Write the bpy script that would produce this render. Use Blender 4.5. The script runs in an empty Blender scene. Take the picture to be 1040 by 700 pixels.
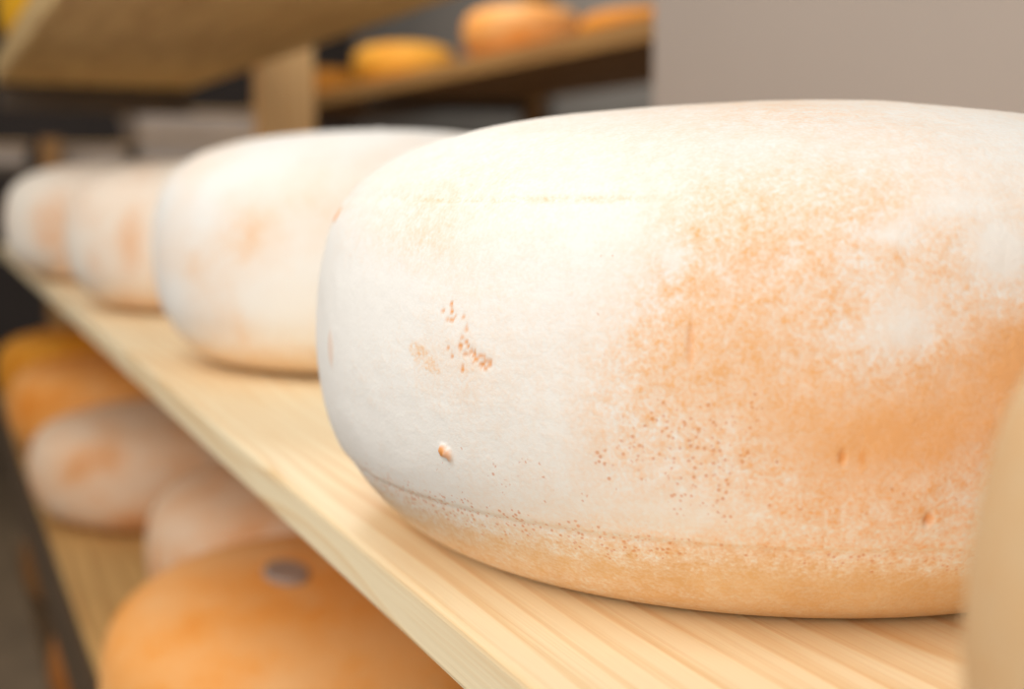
import bpy, bmesh, math, random
import numpy as np
from mathutils import Vector, noise

SC = bpy.context.scene
COL = SC.collection
S = 0.95            # height of the main shelf top above the floor
R = math.radians


# ------------------------------------------------------------------ helpers
def srgb(r, g, b):
    def f(c):
        c /= 255.0
        return c / 12.92 if c <= 0.04045 else ((c + 0.055) / 1.055) ** 2.4
    return (f(r), f(g), f(b), 1.0)


def tag(o, label=None, cat=None, group=None, kind=None):
    if label: o['label'] = label
    if cat: o['category'] = cat
    if group: o['group'] = group
    if kind: o['kind'] = kind
    return o


def link(name, me, mat, parent=None):
    o = bpy.data.objects.new(name, me)
    COL.objects.link(o)
    if mat: me.materials.append(mat)
    if parent: o.parent = parent
    return o


def box_obj(name, x0, x1, y0, y1, z0, z1, mat, bevel=0.0, seg=3, wobble=0.0, seed=0, parent=None):
    """a bevelled box with its origin at the middle of its base"""
    cx, cy = (x0 + x1) / 2, (y0 + y1) / 2
    bm = bmesh.new()
    bmesh.ops.create_cube(bm, size=1.0)
    for v in bm.verts:
        v.co = Vector((v.co.x * (x1 - x0), v.co.y * (y1 - y0), (v.co.z + .5) * (z1 - z0)))
    if bevel > 0:
        bmesh.ops.bevel(bm, geom=list(bm.edges), offset=bevel, segments=seg, profile=0.5, affect='EDGES')
    me = bpy.data.meshes.new(name)
    bm.to_mesh(me); bm.free()
    for p in me.polygons: p.use_smooth = False
    o = link(name, me, mat, parent)
    o.location = (cx, cy, z0)
    return o


class NT:
    def __init__(self, name):
        self.m = bpy.data.materials.new(name)
        self.m.use_nodes = True
        self.t = self.m.node_tree
        self.b = self.t.nodes['Principled BSDF']

    def n(self, kind, **kw):
        nd = self.t.nodes.new(kind)
        for k, v in kw.items():
            if k.startswith('i_'):
                nd.inputs[k[2:].replace('_', ' ')].default_value = v
            else:
                setattr(nd, k, v)
        return nd

    def l(self, a, b): self.t.links.new(a, b)

    def math(self, op, a, b=None, c=None, clamp=False):
        nd = self.n('ShaderNodeMath', operation=op, use_clamp=clamp)
        for i, v in enumerate((a, b, c)):
            if v is None: continue
            if isinstance(v, (int, float)): nd.inputs[i].default_value = v
            else: self.l(v, nd.inputs[i])
        return nd.outputs[0]

    def mix(self, fac, a, b):
        nd = self.n('ShaderNodeMix', data_type='RGBA')
        for sock, v in ((nd.inputs[0], fac), (nd.inputs[6], a), (nd.inputs[7], b)):
            if isinstance(v, (int, float, tuple)): sock.default_value = v
            else: self.l(v, sock)
        return nd.outputs[2]

    def ramp(self, fac, stops):
        nd = self.n('ShaderNodeValToRGB')
        cr = nd.color_ramp
        while len(cr.elements) < len(stops): cr.elements.new(0.5)
        for e, (p, c) in zip(cr.elements, stops):
            e.position = p; e.color = c
        self.l(fac, nd.inputs[0])
        return nd.outputs[0]

    def noise(self, vec, scale, detail=4, rough=0.55, dist=0.0):
        nd = self.n('ShaderNodeTexNoise', i_Scale=scale, i_Detail=detail, i_Roughness=rough, i_Distortion=dist)
        self.l(vec, nd.inputs['Vector'])
        return nd.outputs['Fac']


# ------------------------------------------------------------------ materials
def plain(name, c, rough=0.6, vary=0.12, scale=14, metal=0.0):
    k = NT(name)
    co = k.n('ShaderNodeTexCoord').outputs['Object']
    f = k.noise(co, scale, 5)
    dark = tuple(v * (1 - vary) for v in c[:3]) + (1,)
    lite = tuple(min(1, v * (1 + vary)) for v in c[:3]) + (1,)
    k.l(k.ramp(f, [(0.3, dark), (0.7, lite)]), k.b.inputs['Base Color'])
    k.b.inputs['Roughness'].default_value = rough
    k.b.inputs['Metallic'].default_value = metal
    return k.m


def wood(name, early, late, axis='Y', freq=95, x0=0.05, z0=-0.11, rough=0.5, knots=0.0):
    """sawn softwood: growth rings about an axis below the board, run along it"""
    k = NT(name)
    co = k.n('ShaderNodeTexCoord').outputs['Object']
    mp = k.n('ShaderNodeMapping')
    k.l(co, mp.inputs['Vector'])
    if axis == 'X': mp.inputs['Rotation'].default_value = (0, 0, R(90))
    if axis == 'Z': mp.inputs['Rotation'].default_value = (R(90), 0, 0)
    v = mp.outputs['Vector']
    # stretched coordinates for the slow drift of the rings along the length
    st = k.n('ShaderNodeVectorMath', operation='MULTIPLY'); k.l(v, st.inputs[0]); st.inputs[1].default_value = (5, 1.1, 5)
    drift = k.n('ShaderNodeTexNoise', i_Scale=1.3, i_Detail=2.0); k.l(st.outputs[0], drift.inputs['Vector'])
    sp = k.n('ShaderNodeSeparateXYZ'); k.l(v, sp.inputs[0])
    sd = k.n('ShaderNodeSeparateColor'); k.l(drift.outputs['Color'], sd.inputs[0])
    dx = k.math('MULTIPLY_ADD', sd.outputs[0], 0.10, k.math('SUBTRACT', sp.outputs[0], x0 + 0.05))
    dz = k.math('MULTIPLY_ADD', sd.outputs[1], 0.10, k.math('SUBTRACT', sp.outputs[2], z0 + 0.05))
    rr = k.math('SQRT', k.math('ADD', k.math('MULTIPLY', dx, dx), k.math('MULTIPLY', dz, dz)))
    saw = k.math('FRACT', k.math('MULTIPLY', rr, freq))
    ring = k.math('POWER', saw, 2.2)
    fall = k.math('SUBTRACT', 1.0, k.math('SMOOTH_MIN', k.math('MULTIPLY', k.math('SUBTRACT', saw, 0.86), 8.0, clamp=True), 1.0, 0.1))
    ring = k.math('MULTIPLY', ring, fall)
    fs = k.n('ShaderNodeVectorMath', operation='MULTIPLY'); k.l(v, fs.inputs[0]); fs.inputs[1].default_value = (320, 9, 320)
    fib = k.noise(fs.outputs[0], 1.0, 3)
    fs2 = k.n('ShaderNodeVectorMath', operation='MULTIPLY'); k.l(v, fs2.inputs[0]); fs2.inputs[1].default_value = (800, 6, 800)
    fib = k.math('MULTIPLY_ADD', k.noise(fs2.outputs[0], 1.0, 2), 0.6, k.math('MULTIPLY', fib, 0.6))
    bs = k.n('ShaderNodeVectorMath', operation='MULTIPLY'); k.l(v, bs.inputs[0]); bs.inputs[1].default_value = (26, 4, 26)
    blot = k.noise(bs.outputs[0], 1.0, 3)
    f = k.math('ADD', k.math('MULTIPLY', ring, 0.75), k.math('MULTIPLY', k.math('SUBTRACT', fib, 0.6), 1.3))
    f = k.math('ADD', f, k.math('MULTIPLY', k.math('SUBTRACT', blot, 0.5), 0.9), clamp=True)
    k.l(k.mix(f, early, late), k.b.inputs['Base Color'])
    k.b.inputs['Roughness'].default_value = rough
    bp = k.n('ShaderNodeBump', i_Strength=0.25, i_Distance=0.0006)
    k.l(k.math('ADD', k.math('MULTIPLY', ring, 0.6), fib), bp.inputs['Height'])
    k.l(bp.outputs[0], k.b.inputs['Normal'])
    return k.m


def rind(name, white, peach, orange, tan, pit=srgb(224, 142, 78), fine=0.9, sss=0.0):
    """washed cheese rind: pale bloom over an orange skin. The vertex colour 'stain' holds how far the
    bloom is rubbed off (r), the bare tan of the bottom edge (g), how pitted the skin is (b)"""
    k = NT(name)
    tc = k.n('ShaderNodeTexCoord').outputs['Object']
    oi = k.n('ShaderNodeObjectInfo')
    off = k.n('ShaderNodeVectorMath', operation='SCALE'); k.l(oi.outputs['Location'], off.inputs[0]); off.inputs['Scale'].default_value = 3.7
    ad = k.n('ShaderNodeVectorMath', operation='ADD'); k.l(tc, ad.inputs[0]); k.l(off.outputs[0], ad.inputs[1])
    co = ad.outputs[0]
    at = k.n('ShaderNodeAttribute', attribute_name='stain')
    sp = k.n('ShaderNodeSeparateColor'); k.l(at.outputs['Color'], sp.inputs[0])
    rub, bare, pits = sp.outputs[0], sp.outputs[1], sp.outputs[2]
    mark = k.n('ShaderNodeAttribute', attribute_name='mark').outputs['Fac']
    n1 = k.noise(co, 42, 6, 0.62, 0.4)
    n2 = k.noise(co, 260, 4, 0.6)
    n3 = k.noise(co, 900, 3, 0.6)
    fl = k.n('ShaderNodeVectorMath', operation='MULTIPLY'); k.l(co, fl.inputs[0]); fl.inputs[1].default_value = (1, 1, 2.4)
    n4 = k.noise(fl.outputs[0], 120, 5, 0.6)
    # how far the bloom has gone, broken up by the grain; the mottling is strongest half way
    edge = k.math('POWER', k.math('MULTIPLY', k.math('MULTIPLY', rub, k.math('SUBTRACT', 1.0, rub)), 4.0, clamp=True), 4.0)
    amp = k.math('MULTIPLY_ADD', edge, 0.75, 0.25)
    var = k.math('ADD', k.math('MULTIPLY', k.math('SUBTRACT', n1, 0.5), 0.8),
                 k.math('ADD', k.math('MULTIPLY', k.math('SUBTRACT', n2, 0.5), 1.5 * fine),
                        k.math('ADD', k.math('MULTIPLY', k.math('SUBTRACT', n3, 0.5), 1.8 * fine),
                               k.math('MULTIPLY', k.math('SUBTRACT', n4, 0.5), 0.6))))
    a = k.math('ADD', rub, k.math('MULTIPLY', var, k.math('MULTIPLY', amp, 0.9)), clamp=True)
    col = k.ramp(a, [(0.04, white), (0.5, peach), (0.95, orange)])
    b2 = k.math('ADD', bare, k.math('MULTIPLY', k.math('MULTIPLY', var, 0.9), k.math('MULTIPLY', k.math('MULTIPLY', bare, k.math('SUBTRACT', 1.0, bare)), 4.0)), clamp=True)
    tan2 = k.mix(k.math('MULTIPLY_ADD', n1, 1.6, -0.4, clamp=True), tan, tuple(c * q for c, q in zip(tan, (0.86, 0.74, 0.6))) + (1,))
    col = k.mix(k.math('MULTIPLY', b2, 0.85), col, tan2)
    # open pits of the skin
    vo = k.n('ShaderNodeTexVoronoi', i_Scale=620.0, i_Randomness=1.0); k.l(co, vo.inputs['Vector'])
    keep = k.math('GREATER_THAN', k.noise(co, 190, 3, 0.6), k.math('SUBTRACT', 0.77, k.math('MULTIPLY', pits, 0.42)))
    hole = k.math('MULTIPLY', k.math('MULTIPLY', k.math('SUBTRACT', k.math('MULTIPLY_ADD', n2, 0.6, 0.06), vo.outputs['Distance']), 5.0, clamp=True), keep)
    col = k.mix(k.math('MULTIPLY', hole, 0.6), col, pit)
    col = k.mix(mark, col, srgb(240, 158, 76))
    k.l(col, k.b.inputs['Base Color'])
    k.b.inputs['Roughness'].default_value = 0.62
    k.b.inputs['Specular IOR Level'].default_value = 0.25
    h = k.math('ADD', k.math('MULTIPLY', n3, 0.35), k.math('ADD', k.math('MULTIPLY', n2, 0.7), k.math('MULTIPLY', n4, 0.5)))
    h = k.math('SUBTRACT', h, k.math('MULTIPLY', hole, 0.15))
    bp = k.n('ShaderNodeBump', i_Strength=0.3, i_Distance=0.0009)
    k.l(h, bp.inputs['Height']); k.l(bp.outputs[0], k.b.inputs['Normal'])
    return k.m


M_PINE = wood('pine_board', srgb(252, 232, 192), srgb(230, 182, 116), 'Y', 120, 0.06, -0.13)
M_PINE_OLD = wood('aged_pine_board', srgb(214, 172, 106), srgb(160, 110, 54), 'Y', 70, 0.02, -0.2, 0.6)
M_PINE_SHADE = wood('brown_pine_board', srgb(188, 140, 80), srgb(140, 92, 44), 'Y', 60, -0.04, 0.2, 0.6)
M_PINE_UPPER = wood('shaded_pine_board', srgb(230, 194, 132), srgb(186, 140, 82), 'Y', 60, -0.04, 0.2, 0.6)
M_PINE_DIMMED = wood('dimmed_pine_board', srgb(112, 86, 54), srgb(82, 58, 32), 'Y', 60, -0.04, 0.2, 0.7)  # bottom board: the dimness down there is put into the wood colour
M_POST = wood('pine_post', srgb(255, 212, 150), srgb(238, 180, 114), 'Z', 60, 0.2, 0.1)
M_POST_DARK = wood('dark_wood_post', srgb(150, 108, 58), srgb(110, 74, 36), 'Z', 60, 0.2, 0.1, 0.7)
M_SHADE_STRIP = plain('shade_strip_brown', srgb(84, 64, 40), 0.75)  # brown that stands in for shade on the lower board front
M_BEARER = plain('grey_brown_timber', srgb(86, 74, 62), 0.7)
M_RIND = rind('bloomed_rind', srgb(250, 246, 238), srgb(250, 222, 194), srgb(248, 190, 130), srgb(238, 202, 150))
M_RIND_CREAM = rind('cream_rind', srgb(246, 236, 220), srgb(244, 208, 176), srgb(236, 172, 112), srgb(226, 186, 136))
M_RIND_TAN = rind('tan_rind', srgb(226, 196, 154), srgb(226, 184, 132), srgb(216, 158, 98), srgb(216, 176, 118))
M_RIND_PINK = rind('pinkish_rind', srgb(232, 206, 178), srgb(232, 184, 140), srgb(218, 146, 84), srgb(214, 160, 96))
M_RIND_ORANGE = rind('orange_rind', srgb(246, 186, 120), srgb(246, 166, 80), srgb(238, 142, 42), srgb(232, 150, 62))
M_RIND_GOLD = rind('golden_rind', srgb(240, 178, 74), srgb(234, 158, 46), srgb(220, 134, 22), srgb(206, 132, 36))
M_RIND_YELLOW = rind('yellow_rind', srgb(246, 190, 40), srgb(240, 172, 20), srgb(226, 148, 8), srgb(220, 146, 26))
M_RIND_DULL = rind('dull_golden_rind', srgb(206, 146, 56), srgb(196, 130, 40), srgb(176, 108, 22), srgb(166, 104, 30))
M_RIND_DIMMED_ORANGE = rind('dimmed_orange_rind', srgb(186, 124, 66), srgb(170, 104, 44), srgb(150, 84, 26), srgb(140, 86, 36))  # orange rind with the dim light of the bottom level in its colour
M_RIND_DIMMED_BROWN = rind('dimmed_brown_rind', srgb(150, 112, 70), srgb(140, 98, 54), srgb(132, 84, 36), srgb(120, 80, 40))  # likewise darkened in colour to look dimly lit on the bottom board
M_CRATE = plain('grey_crate_plastic', srgb(168, 154, 142), 0.55)
M_CRATE_RIM = plain('tan_crate_lid', srgb(156, 126, 88), 0.6)
M_PILLAR = plain('pillar_paint', srgb(190, 176, 164), 0.75, 0.02, 3)
M_WALL = plain('grey_plaster', srgb(140, 136, 130), 0.85, 0.06, 5)
M_WALL_DARK = plain('dark_plaster', srgb(62, 54, 50), 0.9, 0.1, 5)
M_FLOOR = plain('grey_concrete_floor', srgb(106, 88, 66), 0.6, 0.2, 6)

# ------------------------------------------------------------------ cheese wheels
ZC = [.004, .03, .08, .15, .25, .38, .5, .62, .72, .8, .87, .93, .97, 1.0]
RC = [.765, .816, .8726, .9282, .9784, 1.003, 1.006, .9929, .966, .918, .829, .662, .42, 0.0]


def profile(n):
    """smooth outline of a wheel from the middle of its base to the middle of its top: (radius, height)"""
    pts = [(0.0, 0.0), (0.3, 0.0), (0.62, 0.0), (0.72, 0.0015)] + list(zip(RC, ZC))
    P = np.array(pts, float)
    # centripetal arc-length parameter, cubic Hermite (Catmull-Rom), then even resampling
    d = np.concatenate([[0], np.cumsum(np.hypot(*(np.diff(P, axis=0) * [1.0, 0.92]).T))])
    T = np.gradient(P, d, axis=0)
    q = np.linspace(0, d[-1], n)
    i = np.clip(np.searchsorted(d, q, side='right') - 1, 0, len(d) - 2)
    hh = d[i + 1] - d[i]; t = (q - d[i]) / hh; t = t[:, None]; hh = hh[:, None]
    out = ((2*t**3 - 3*t**2 + 1) * P[i] + (t**3 - 2*t**2 + t) * hh * T[i]
           + (-2*t**3 + 3*t**2) * P[i + 1] + (t**3 - t**2) * hh * T[i + 1])
    out[:, 0] = np.maximum(out[:, 0], 0); out[:, 1] = np.maximum(out[:, 1], 0)
    out[0] = (0, 0); out[-1, 0] = 0
    return out


def sstep(a, b, x):
    t = np.clip((x - a) / (b - a), 0, 1)
    return t * t * (3 - 2 * t)


def fbm(co, scale, seed, octaves=3):
    o = Vector((seed * 13.7, seed * 7.1, seed * 3.3))
    return np.array([noise.fractal(Vector(c) * scale + o, 1.0, 2.0, octaves) for c in co])


# how far the bloom has rubbed off the front of the big wheel: rows base to top, columns round its side (A none, Z all)
RUB = ['CCCDGJLLLLLMMMMMMMMMMMMMMMMMMML', 'BBDEFGGILLKLMMMMMMMMMMMMMMMMLKM', 'ABBBCEFFFIKKLLMMMMMMMMMMMLLLMNP',
       'AAAABBBDDCDFIKLMMMMMMMMLKLNOPRT', 'BAAAAAAABBCCDFFKNMLLKKLMOPQSUVW', 'BAAAAAAAABBCCKMNSQNNOPQRSUVWWWW',
       'AAAAAAABBBCCCMQSVUSTTUVVWWWWWWW', 'AAAAAAABBCEDDLRTTUVWWWWWWWWWVVV', 'AAAAAAAABCEDDJRSRRVWWWWVVVUUUTT',
       'AAAAAAAAABCCCHRRPLSUUUTTTSQOMKI', 'BBAAAAAAABDCBGQPOHNLKJIGFDCCDDE', 'ECBAABDEFGEDCFONNJKFGGGHHIIJJKK',
       'FEEDEEFGGGEEDFLLKJKHHHHHHGGGGGG', 'EEEEEEEFFFFEEFHHHIHEDDDDDDDDDDD', 'EEEDEEEEEEEEEEDDEEFEDDDDDDDDDDD',
       'EEEEEEEEEEEEEFHIIHGGFEEEEEEEEEE', 'JJJJJJJKKKKKKKLLLLLLKKKKKKKKKKK']
# spots on it: degrees round the side, height share, half sizes, tilt, strength, bump in metres
SPOTS = [(-66, .737, 1.1, .022, 0, .95, .0006), (-32, .311, .75, .013, 0, .95, .0012), (-31.3, .305, .5, .012, 0, .7, .001), (-56, .456, 1.6, .045, 0, .25, .0002),
         (-6, .546, .35, .045, 12, .42, -.0003), (15, .258, .5, .013, 0, .7, -.0008), (7, .366, .4, .014, 20, .6, -.0005),
         (8.6, .366, .4, .014, 0, .5, 0)]


def wheel(name, mat, loc, rad, hgt, label, group=None, rub=0.45, vary=0.5, seed=1, nphi=120, nz=64, hero=False, turn=0.0, bare=1.0, patches=()):
    if hero:
        a = np.concatenate([np.linspace(-96, 96, 961), np.linspace(96, 264, 70)[1:-1]])
        phi = np.radians(a - 126.544)
        prof = profile(380)
    else:
        phi = np.linspace(0, 2 * math.pi, nphi + 1)[:-1]; a = None
        prof = profile(nz)
    prof = prof[1:-1]
    nr, nc = len(prof), len(phi)
    r = prof[:, 0] * rad; z = prof[:, 1] * hgt
    zs = prof[:, 1]
    # creases where the mould's lid and base met the side: below/above them the skin steps in a little
    r = r - 0.0008 * (1 - sstep(.186, .196, zs)) * sstep(.02, .1, zs) - 0.0004 * sstep(.766, .788, zs) * (1 - sstep(.86, .95, zs))
    x = r[:, None] * np.cos(phi); y = r[:, None] * np.sin(phi); zz = np.repeat(z[:, None], nc, 1)
    co = np.stack([x, y, zz], -1).reshape(-1, 3)
    zf = np.repeat(zs[:, None], nc, 1).ravel()
    nrm = np.stack([co[:, 0] / rad, co[:, 1] / rad, np.clip((zf - .6) * 1.6, 0, 1)], 1)
    nrm /= np.maximum(np.linalg.norm(nrm, axis=1), 1e-6)[:, None]
    lump = fbm(co, 9.0 if hero else 8.0, seed, 2) * 0.0012 + (fbm(co, 60.0, seed + 5, 3) * 0.00022 if hero else 0)
    lump = lump * sstep(0.0, .10, zf)
    if not hero:   # the base edge is rounded up a little off the board
        rr_ = np.hypot(co[:, 0], co[:, 1]) / rad
        co[:, 2] += .02 * hgt * sstep(.60, .72, rr_) * (1 - sstep(.01, .09, zf))
    big = fbm(co, 16.0, seed + 3, 3)
    stain = np.zeros((len(co), 4), np.float32); stain[:, 3] = 1
    mark = np.zeros(len(co), np.float32)
    if hero:
        aa = np.repeat(a[None, :], nr, 0).ravel()
        fold = np.where(aa > 96, np.interp(aa, [96, 180, 264], [90, 0, -90]), aa)
        tab = np.array([[(ord(ch) - 65) / 25.0 for ch in row] for row in RUB])
        u = np.clip((fold + 90) / 6.0, 0, 29.999); v = np.clip(zf * 16, 0, 15.999)
        iu, iv = u.astype(int), v.astype(int); fu, fv = u - iu, v - iv
        rb = (tab[iv, iu] * (1 - fu) + tab[iv, iu + 1] * fu) * (1 - fv) + (tab[iv + 1, iu] * (1 - fu) + tab[iv + 1, iu + 1] * fu) * fv
        rb = rb + big * 0.10 * (rb > 0.08)
        # the scraped flake left of centre and the speckled patch beside it
        def ell(a0, z0, ra, rz, tilt=0.0):
            dx = (aa - a0) / ra; dz = (zf - z0) / rz
            c, s_ = math.cos(R(tilt)), math.sin(R(tilt))
            return np.sqrt((dx * c + dz * s_) ** 2 + (-dx * s_ + dz * c) ** 2)
        flk = 1 - sstep(.8, 1.08, np.sqrt(((aa + 34.2) / 2.7) ** 2 + ((zf - .481 + (aa + 34.2) * .0085) / .023) ** 2))
        rb = rb - .16 * np.exp(-((aa + 6) / 7.0) ** 2 - ((zf - .35) / .1) ** 2)
        for (pa, pz, ra, rz, st) in ((12, .59, 3.2, .045, -.4), (8, .57, 2.5, .05, -.2), (11, .744, 2.2, .02, -.3), (20.5, .69, 2.7, .045, -.42),
                                     (17, .76, 4, .02, -.25), (-8, .66, 1.2, .02, -.3), (23, .56, 4.5, .07, .16), (12, .42, 7, .05, .12), (-10, .5, 6, .12, .08)):
            rb = rb + st * np.exp(-((aa - pa) / ra) ** 2 - ((zf - pz + big * .05) / rz) ** 2)
        rb = np.maximum(rb, flk * 0.44)
        rb = np.maximum(rb, 0.26 * np.exp(-ell(-28.3, .47, 2.6, .09) ** 2))
        rnd = random.Random(4)
        for cx, cz, sx, sz, cnt in ((-30, .56, 1.6, .022, 9), (-27.7, .50, 2.4, .02, 18), (-26.6, .486, 1.0, .012, 8), (-29.3, .52, 1.2, .03, 6)):
            for _ in range(cnt):
                SPOTS.append((rnd.gauss(cx, sx * .6), rnd.gauss(cz, sz * .6), rnd.uniform(.16, .36), rnd.uniform(.003, .0065), 0, rnd.uniform(.55, .95), -.0002))
        for (a0, z0, ra, rz, tl, st, bump) in SPOTS:
            w = 1 - sstep(.55, 1.1, ell(a0, z0, ra, rz, tl))
            mark = np.maximum(mark, w * st); lump = lump + w * bump
        rb = np.maximum(rb, .38 * np.exp(-((zf - .777 + big * .006) / .009) ** 2) * sstep(-56, -48, aa) * (1 - sstep(-14, -6, aa)))
        br = 1 - sstep(.10, .205, zf + big * .02)
        br = br * np.interp(aa, [-60, -35, -15, 0, 20], [.75, .7, .8, .9, .95])
        low = np.exp(-((zf - .17) / .045) ** 2) * np.interp(aa, [-64, -50, -36, -22, -8], [.3, 1, .9, .6, 0]) * np.clip(.5 + big * 1.6, 0, 1)
        rb = np.maximum(rb, .5 * low)
        pt = np.exp(-((zf - .18) / .05) ** 2) * np.interp(aa, [-60, -48, -38, -20, 0, 30], [.4, 1, 1, .95, .6, .6])
        pt = np.maximum(pt, .55 * np.exp(-((zf - .27) / .07) ** 2) * np.interp(aa, [-45, -25, 0, 20], [.2, .85, .6, .8]))
        pt = np.maximum(pt, 1.0 * np.exp(-((aa + 6) / 8.5) ** 2 - ((zf - .36) / .13) ** 2))
        pt = np.maximum(pt, .35 * np.exp(-((aa + 13) / 5.0) ** 2 - ((zf - .6) / .15) ** 2))
        lump = lump - 0.0005 * np.exp(-((zf - .19) / .006) ** 2) - 0.00025 * np.exp(-((zf - .777) / .006) ** 2) * (aa < -8)
    else:
        rb = rub + big * vary
        rb = rb * (1 - .3 * sstep(.7, .9, zf))
        ang = np.degrees(np.arctan2(co[:, 1], co[:, 0]))
        for (pa, pz, ra, rz, st) in patches:
            da = (ang - pa + 180) % 360 - 180
            rb = np.maximum(rb, (st + big * .35) * np.exp(-(da / ra) ** 2 - ((zf - pz) / rz) ** 2))
        br = .8 * bare * (1 - sstep(.08, .2, zf + big * .03))
        pt = np.full(len(co), .3)
    stain[:, 0] = np.clip(rb, 0, 1); stain[:, 1] = np.clip(br, 0, 1); stain[:, 2] = np.clip(pt, 0, 1)
    co = co + nrm * lump[:, None]
    co[:, 2] = np.maximum(co[:, 2], 0)
    V = np.concatenate([co, [[0, 0, 0]], [[0, 0, hgt]]])
    zb = len(co); zt = zb + 1
    stain = np.concatenate([stain, stain[:1], stain[-1:]]); mark = np.concatenate([mark, [0, 0]])
    ii = np.arange(nr - 1)[:, None] * nc; jj = np.arange(nc); j2 = (jj + 1) % nc
    quads = np.stack([ii + jj, ii + j2, ii + nc + j2, ii + nc + jj], -1).reshape(-1, 4)
    tb = np.stack([np.full(nc, zb), j2, jj], -1)
    last = (nr - 1) * nc
    tt = np.stack([np.full(nc, zt), last + jj, last + j2], -1)
    loops = np.concatenate([quads.ravel(), tb.ravel(), tt.ravel()]).astype(np.int32)
    starts = np.concatenate([np.arange(len(quads)) * 4, len(quads) * 4 + np.arange(2 * nc) * 3]).astype(np.int32)
    me = bpy.data.meshes.new(name)
    me.vertices.add(len(V)); me.vertices.foreach_set('co', V.astype(np.float32).ravel())
    me.loops.add(len(loops)); me.loops.foreach_set('vertex_index', loops)
    me.polygons.add(len(starts)); me.polygons.foreach_set('loop_start', starts)
    me.polygons.foreach_set('use_smooth', np.ones(len(starts), bool))
    me.update(calc_edges=True)
    me.validate()
    ca = me.attributes.new('stain', 'FLOAT_COLOR', 'POINT'); ca.data.foreach_set('color', stain.astype(np.float32).ravel())
    ma = me.attributes.new('mark', 'FLOAT', 'POINT'); ma.data.foreach_set('value', mark.astype(np.float32))
    o = link(name, me, mat)
    o.location = loc
    o.rotation_euler.z = turn
    return tag(o, label, 'cheese', group)


ROW = 'cheese wheels on the middle shelf board'
LOW = 'cheese wheels on the lower shelf board'
wheel('cheese_wheel', M_RIND, (.265, .3576, S), .155, .1422,
      'large sharp cheese wheel, white bloom on its left half and peach orange on its right', ROW, hero=True, seed=2)
wheel('cheese_wheel', M_RIND, (.273, .788, S), .1455, .1500,
      'blurred whitish cheese wheel with one faint peach patch, directly behind the large sharp wheel', ROW, rub=.12, vary=.35, seed=11, patches=((-138, .55, 11, .15, .46), (-157, .46, 6, .045, .4), (-144, .2, 3.5, .13, .4), (-100, .7, 12, .1, .4)))
wheel('cheese_wheel', M_RIND_CREAM, (.264, 1.188, S), .1495, .1368,
      'blurred white wheel with an orange streak, second from the far end of the middle board', ROW, rub=.14, vary=.35, seed=23, patches=((-136.5, .5, 6, .24, .75), (-155, .35, 5, .12, .4), (-122, .25, 9, .2, .5)))
wheel('cheese_wheel', M_RIND_CREAM, (.2435, 1.597, S), .158, .1420,
      'farthest pinkish white cheese wheel on the middle board, at the left edge of the photo', ROW, rub=.16, vary=.3, seed=31, patches=((-137, .5, 15, .27, .62), (-128, .2, 9, .1, .7)))
wheel('cheese_wheel', M_RIND_TAN, (.2288, .02, S), .145, .120,
      'plain tan cheese wheel cropped by the lower right corner, in front of the large wheel', ROW, rub=.35, vary=.3, seed=41, nphi=260, nz=140)

ZL = S - .28
low = wheel('cheese_wheel', M_RIND_ORANGE, (.238, .79, ZL), .154, .1435,
            'bright orange cheese wheel with a small grey mark on top, on the lower board', LOW, rub=.35, vary=.5, seed=51, bare=.3)
wheel('cheese_wheel', M_RIND_PINK, (.312, 1.09, ZL), .152, .142,
      'tan pink cheese wheel half hidden behind the bright orange wheel on the lower board', LOW, rub=.4, vary=.5, seed=61)
wheel('cheese_wheel', M_RIND_PINK, (.2475, 1.526, ZL), .1545, .128,
      'flattish pink cheese wheel on the lower board, its whole left side and contact shadow showing', LOW, rub=.3, vary=.6, seed=71)
wheel('cheese_wheel', M_RIND_ORANGE, (.246, 1.95, ZL), .152, .136,
      'brownish orange cheese wheel on the lower board, behind the flattish pink wheel', LOW, rub=.6, vary=.4, seed=81)
wheel('cheese_wheel', M_RIND_GOLD, (.25, 2.33, ZL), .152, .138,
      'dim golden brown cheese wheel at the far end of the lower board, left photo edge', LOW, rub=.7, vary=.3, seed=91)

ZB = S - .56
wheel('cheese_wheel', M_RIND_DIMMED_ORANGE, (.262, 1.60, ZB), .152, .14,
      'dim rust orange cheese wheel on the bottom board, in the lower left corner', 'cheese wheels on the bottom shelf board', rub=.5, vary=.4, seed=101)
wheel('cheese_wheel', M_RIND_DIMMED_BROWN, (.262, 2.08, ZB), .152, .14,
      'dim brown cheese wheel on the bottom board, behind the rust orange one', 'cheese wheels on the bottom shelf board', rub=.6, vary=.4, seed=107)

wheel('cheese_wheel', M_RIND_YELLOW, (.283, 2.28, S + .335), .155, .14,
      'bright yellow orange cheese wheel on the upper board, cut by the top left corner', 'cheese wheels on the upper shelf board', rub=.4, vary=.3, seed=111, bare=.2)

FARG = 'orange cheese wheels on the rack across the aisle'
ZR = S + .431
wheel('cheese_wheel', M_RIND_ORANGE, (1.452, 3.03, ZR), .158, .144,
      'pale orange cheese wheel on the far rack, above the large wheel, left of the pillar', FARG, rub=.35, vary=.4, seed=121, bare=.2)
wheel('cheese_wheel', M_RIND_GOLD, (1.45, 3.93, ZR), .167, .136,
      'deep orange cheese wheel on the far rack, right of the pale wooden post', FARG, rub=.3, vary=.4, seed=131, bare=.2)
wheel('cheese_wheel', M_RIND_DULL, (1.46, 4.85, ZR), .155, .13,
      'dark golden cheese wheel mostly hidden behind the pale wooden post', FARG, rub=.8, vary=.3, seed=141, bare=.2)
wheel('cheese_wheel', M_RIND_GOLD, (1.57, 2.58, ZR), .17, .085,
      'low dark yellow cheese wheel half hidden by the grey pillar', FARG, rub=.8, vary=.3, seed=151, bare=.2)

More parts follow.
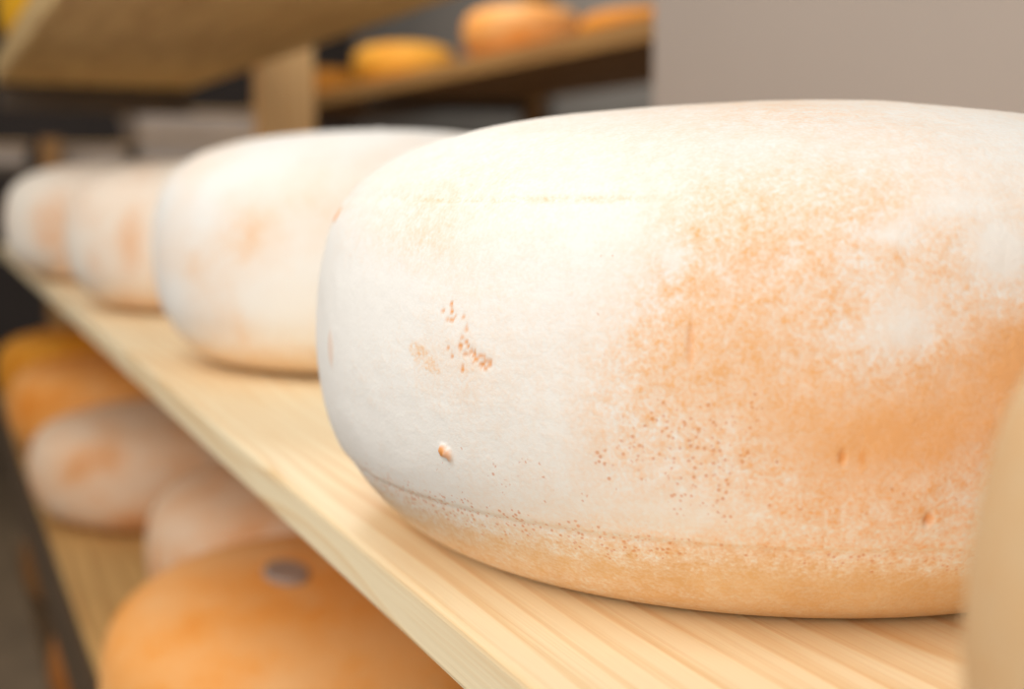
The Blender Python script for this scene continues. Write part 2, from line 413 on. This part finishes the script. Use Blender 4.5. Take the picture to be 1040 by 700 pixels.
# small grey mark pressed into the top of the orange wheel
bm = bmesh.new()
bmesh.ops.create_circle(bm, cap_ends=True, segments=24, radius=1.0)
for v in bm.verts: v.co = Vector((v.co.x * .015, v.co.y * .026, 0))
ext = bmesh.ops.extrude_face_region(bm, geom=list(bm.faces))
for v in ext['geom']:
    if isinstance(v, bmesh.types.BMVert): v.co = Vector((v.co.x * .85, v.co.y * .85, .003))
me = bpy.data.meshes.new('mark'); bm.to_mesh(me); bm.free()
mk = link('mark', me, plain('grey_mark', srgb(168, 146, 132), .6), low)
mk.location = (-.0365, -.012, .1408)
mk['label'] = 'small grey mark on top of the orange rind'

# ------------------------------------------------------------------ our rack: boards, bearers, posts
X0, X1 = .1205, .475
tag(box_obj('shelf_board', X0, X1, -.45, 2.50, S - .0175, S, M_PINE, .0022),
    'pale pine shelf board under the large white and peach cheese wheel', 'shelf board', 'shelf boards of the cheese rack')
lb = tag(box_obj('shelf_board', .106, X1, -.45, 2.50, ZL - .030, ZL, M_PINE_OLD, .002),
         'lower tan shelf board carrying the bright orange and pink cheese wheels', 'shelf board', 'shelf boards of the cheese rack')
ed = box_obj('shade_strip', .1005, .106, -.45, 2.50, ZL - .086, ZL - .001, M_SHADE_STRIP, .0015)  # added dark strip, painted shade for the front face of the lower board
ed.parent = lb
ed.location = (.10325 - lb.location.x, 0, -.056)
ed['label'] = 'dark strip as painted shade on the board front'
tag(box_obj('shelf_board', X0, X1, -.45, 2.50, ZB - .030, ZB, M_PINE_DIMMED, .002),
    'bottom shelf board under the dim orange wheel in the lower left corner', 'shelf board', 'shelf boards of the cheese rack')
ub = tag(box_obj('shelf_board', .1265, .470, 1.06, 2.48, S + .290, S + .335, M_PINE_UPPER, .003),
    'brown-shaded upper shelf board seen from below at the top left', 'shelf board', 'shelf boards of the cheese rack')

tag(box_obj('rack_post', .483, .577, 1.975, 2.005, 0, S + .70, M_POST, .003),
    'pale wooden rack post standing upright behind the second cheese wheel', 'post')
def part(name, parent, *a, **kw):
    o = box_obj(name, *a, **kw)
    o.parent = parent
    o.location = o.location - parent.location
    return o


part('batten', ub, .1315, .468, 2.425, 2.470, S + .244, S + .290, M_BEARER, .003)['label'] = 'dark grey batten'

# ------------------------------------------------------------------ rack across the aisle
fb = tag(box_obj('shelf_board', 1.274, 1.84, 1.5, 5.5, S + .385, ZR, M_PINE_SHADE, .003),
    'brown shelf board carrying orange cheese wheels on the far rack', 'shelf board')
tag(box_obj('rack_post', 1.8405, 1.90, 3.80, 3.86, 0, S + .85, M_POST_DARK, .003),
    'thin brown post under the far orange wheels, above the large wheel', 'post')
part('batten', fb, 1.29, 1.838, 3.81, 3.85, S + .345, S + .385, M_BEARER, .003)['label'] = 'dark grey batten'

# far end rack with grey crates
tag(box_obj('shelf_board', -.6, 1.15, 4.05, 4.5, S + .140, S + .170, M_BEARER, .003),
    'dim shelf board across the far end, behind the farthest cheese wheels', 'shelf board')
tag(box_obj('rack_post', .322, .378, 4.0, 4.05, 0, S + .245, M_POST_DARK, .003),
    'dark brown post at the far end, above the two farthest wheels', 'post')


def crate(x0, x1, y0, y1, z0, z1, label, group):
    e = bpy.data.objects.new('storage_crate', None); COL.objects.link(e)
    e.location = ((x0 + x1) / 2, (y0 + y1) / 2, z0)
    tag(e, label, 'crate', group)
    t = .012; h = z1 - z0
    w, d = (x1 - x0) / 2, (y1 - y0) / 2
    bm = bmesh.new()
    bmesh.ops.create_cube(bm, size=1.0)
    for v in bm.verts:
        s_ = .955 if v.co.z < 0 else 1.0
        v.co = Vector((v.co.x * 2 * w * s_, v.co.y * 2 * d * s_, (v.co.z + .5) * (h - t)))
    vert = [ed for ed in bm.edges if abs(ed.verts[0].co.z - ed.verts[1].co.z) > h * .5]
    bmesh.ops.bevel(bm, geom=vert, offset=.03, segments=5, profile=.5, affect='EDGES')
    me = bpy.data.meshes.new('crate_body'); bm.to_mesh(me); bm.free()
    link('crate_body', me, M_CRATE, e)
    l = box_obj('lid', -w - .006, w + .006, -d - .006, d + .006, h - t, h, M_CRATE_RIM, .004, parent=e)
    return e


CG = 'grey crates at the far end'
crate(.612, 1.05, 4.08, 4.45, S + .170, S + .262, 'flat grey crate at the bottom of the stack left of the pale post', CG)
crate(.612, 1.05, 4.08, 4.45, S + .262, S + .346, 'flat grey crate on top of the stack left of the pale post', CG)
crate(-.12, .30, 4.08, 4.45, S + .170, S + .235, 'low grey crate at the far left, left of the dark brown post', CG)
crate(.385, .595, 4.10, 4.45, S + .170, S + .235, 'low grey crate right of the dark brown post, beside the crate stack', CG)

# ------------------------------------------------------------------ the room
tag(box_obj('floor', -3.0, 3.0, -3.0, 6.1, -.05, 0, M_FLOOR), kind='structure')
tag(box_obj('wall_far', -3.0, 3.0, 6.0, 6.1, 0, 2.7, M_WALL_DARK), kind='structure')
tag(box_obj('wall_right', 1.95, 2.05, -3.0, 6.0, 0, 2.7, M_WALL), kind='structure')
tag(box_obj('pillar', .72, 1.12, .664, 1.181, 0, 2.7, M_PILLAR, .004), kind='structure')

# ------------------------------------------------------------------ light
def area(name, loc, target, size, power, color=(1, 1, 1), sy=None):
    L = bpy.data.lights.new(name, 'AREA'); L.energy = power; L.color = color
    L.shape = 'RECTANGLE'; L.size = size; L.size_y = sy or size
    o = bpy.data.objects.new(name, L); COL.objects.link(o)
    o.location = loc
    o.rotation_euler = (Vector(target) - Vector(loc)).to_track_quat('-Z', 'Y').to_euler()
    return o


area('aisle_lamp', (-.70, .10, 2.45), (.2, .5, S), .9, 20, (1.0, .97, .93), 1.6)
area('front_fill', (-2.2, -.8, 1.7), (.3, .6, S), 1.4, 26, (1.0, .98, .96), 1.6)  # unseen fill from the front left, added to brighten board fronts and post
area('far_fill', (.85, 3.0, 2.6), (.9, 3.2, S), .5, 26, (1.0, .95, .88), 1.2)  # unseen fill added to lift the crates, far rack and grey wall

W = bpy.data.worlds.new('room_air'); SC.world = W
W.use_nodes = True
W.node_tree.nodes['Background'].inputs[0].default_value = (1.0, .96, .92, 1)
W.node_tree.nodes['Background'].inputs[1].default_value = 0.38

# ------------------------------------------------------------------ camera
cam = bpy.data.cameras.new('camera'); co = bpy.data.objects.new('camera', cam); COL.objects.link(co)
cam.sensor_width = 36.0; cam.sensor_fit = 'HORIZONTAL'
cam.lens = 1265.54 / 1040 * 36
cam.clip_start = .01; cam.clip_end = 60
co.location = (0, 0, S + .115)
co.rotation_euler = (R(90 - 7.4136), 0, -R(25.1056))
cam.dof.use_dof = True
cam.dof.focus_distance = .325
cam.dof.aperture_fstop = 6.6
SC.camera = co

SC.view_settings.view_transform = 'Standard'
SC.view_settings.look = 'None'
SC.view_settings.gamma = 1
SC.view_settings.use_curve_mapping = False
SC.view_settings.exposure = 0.0
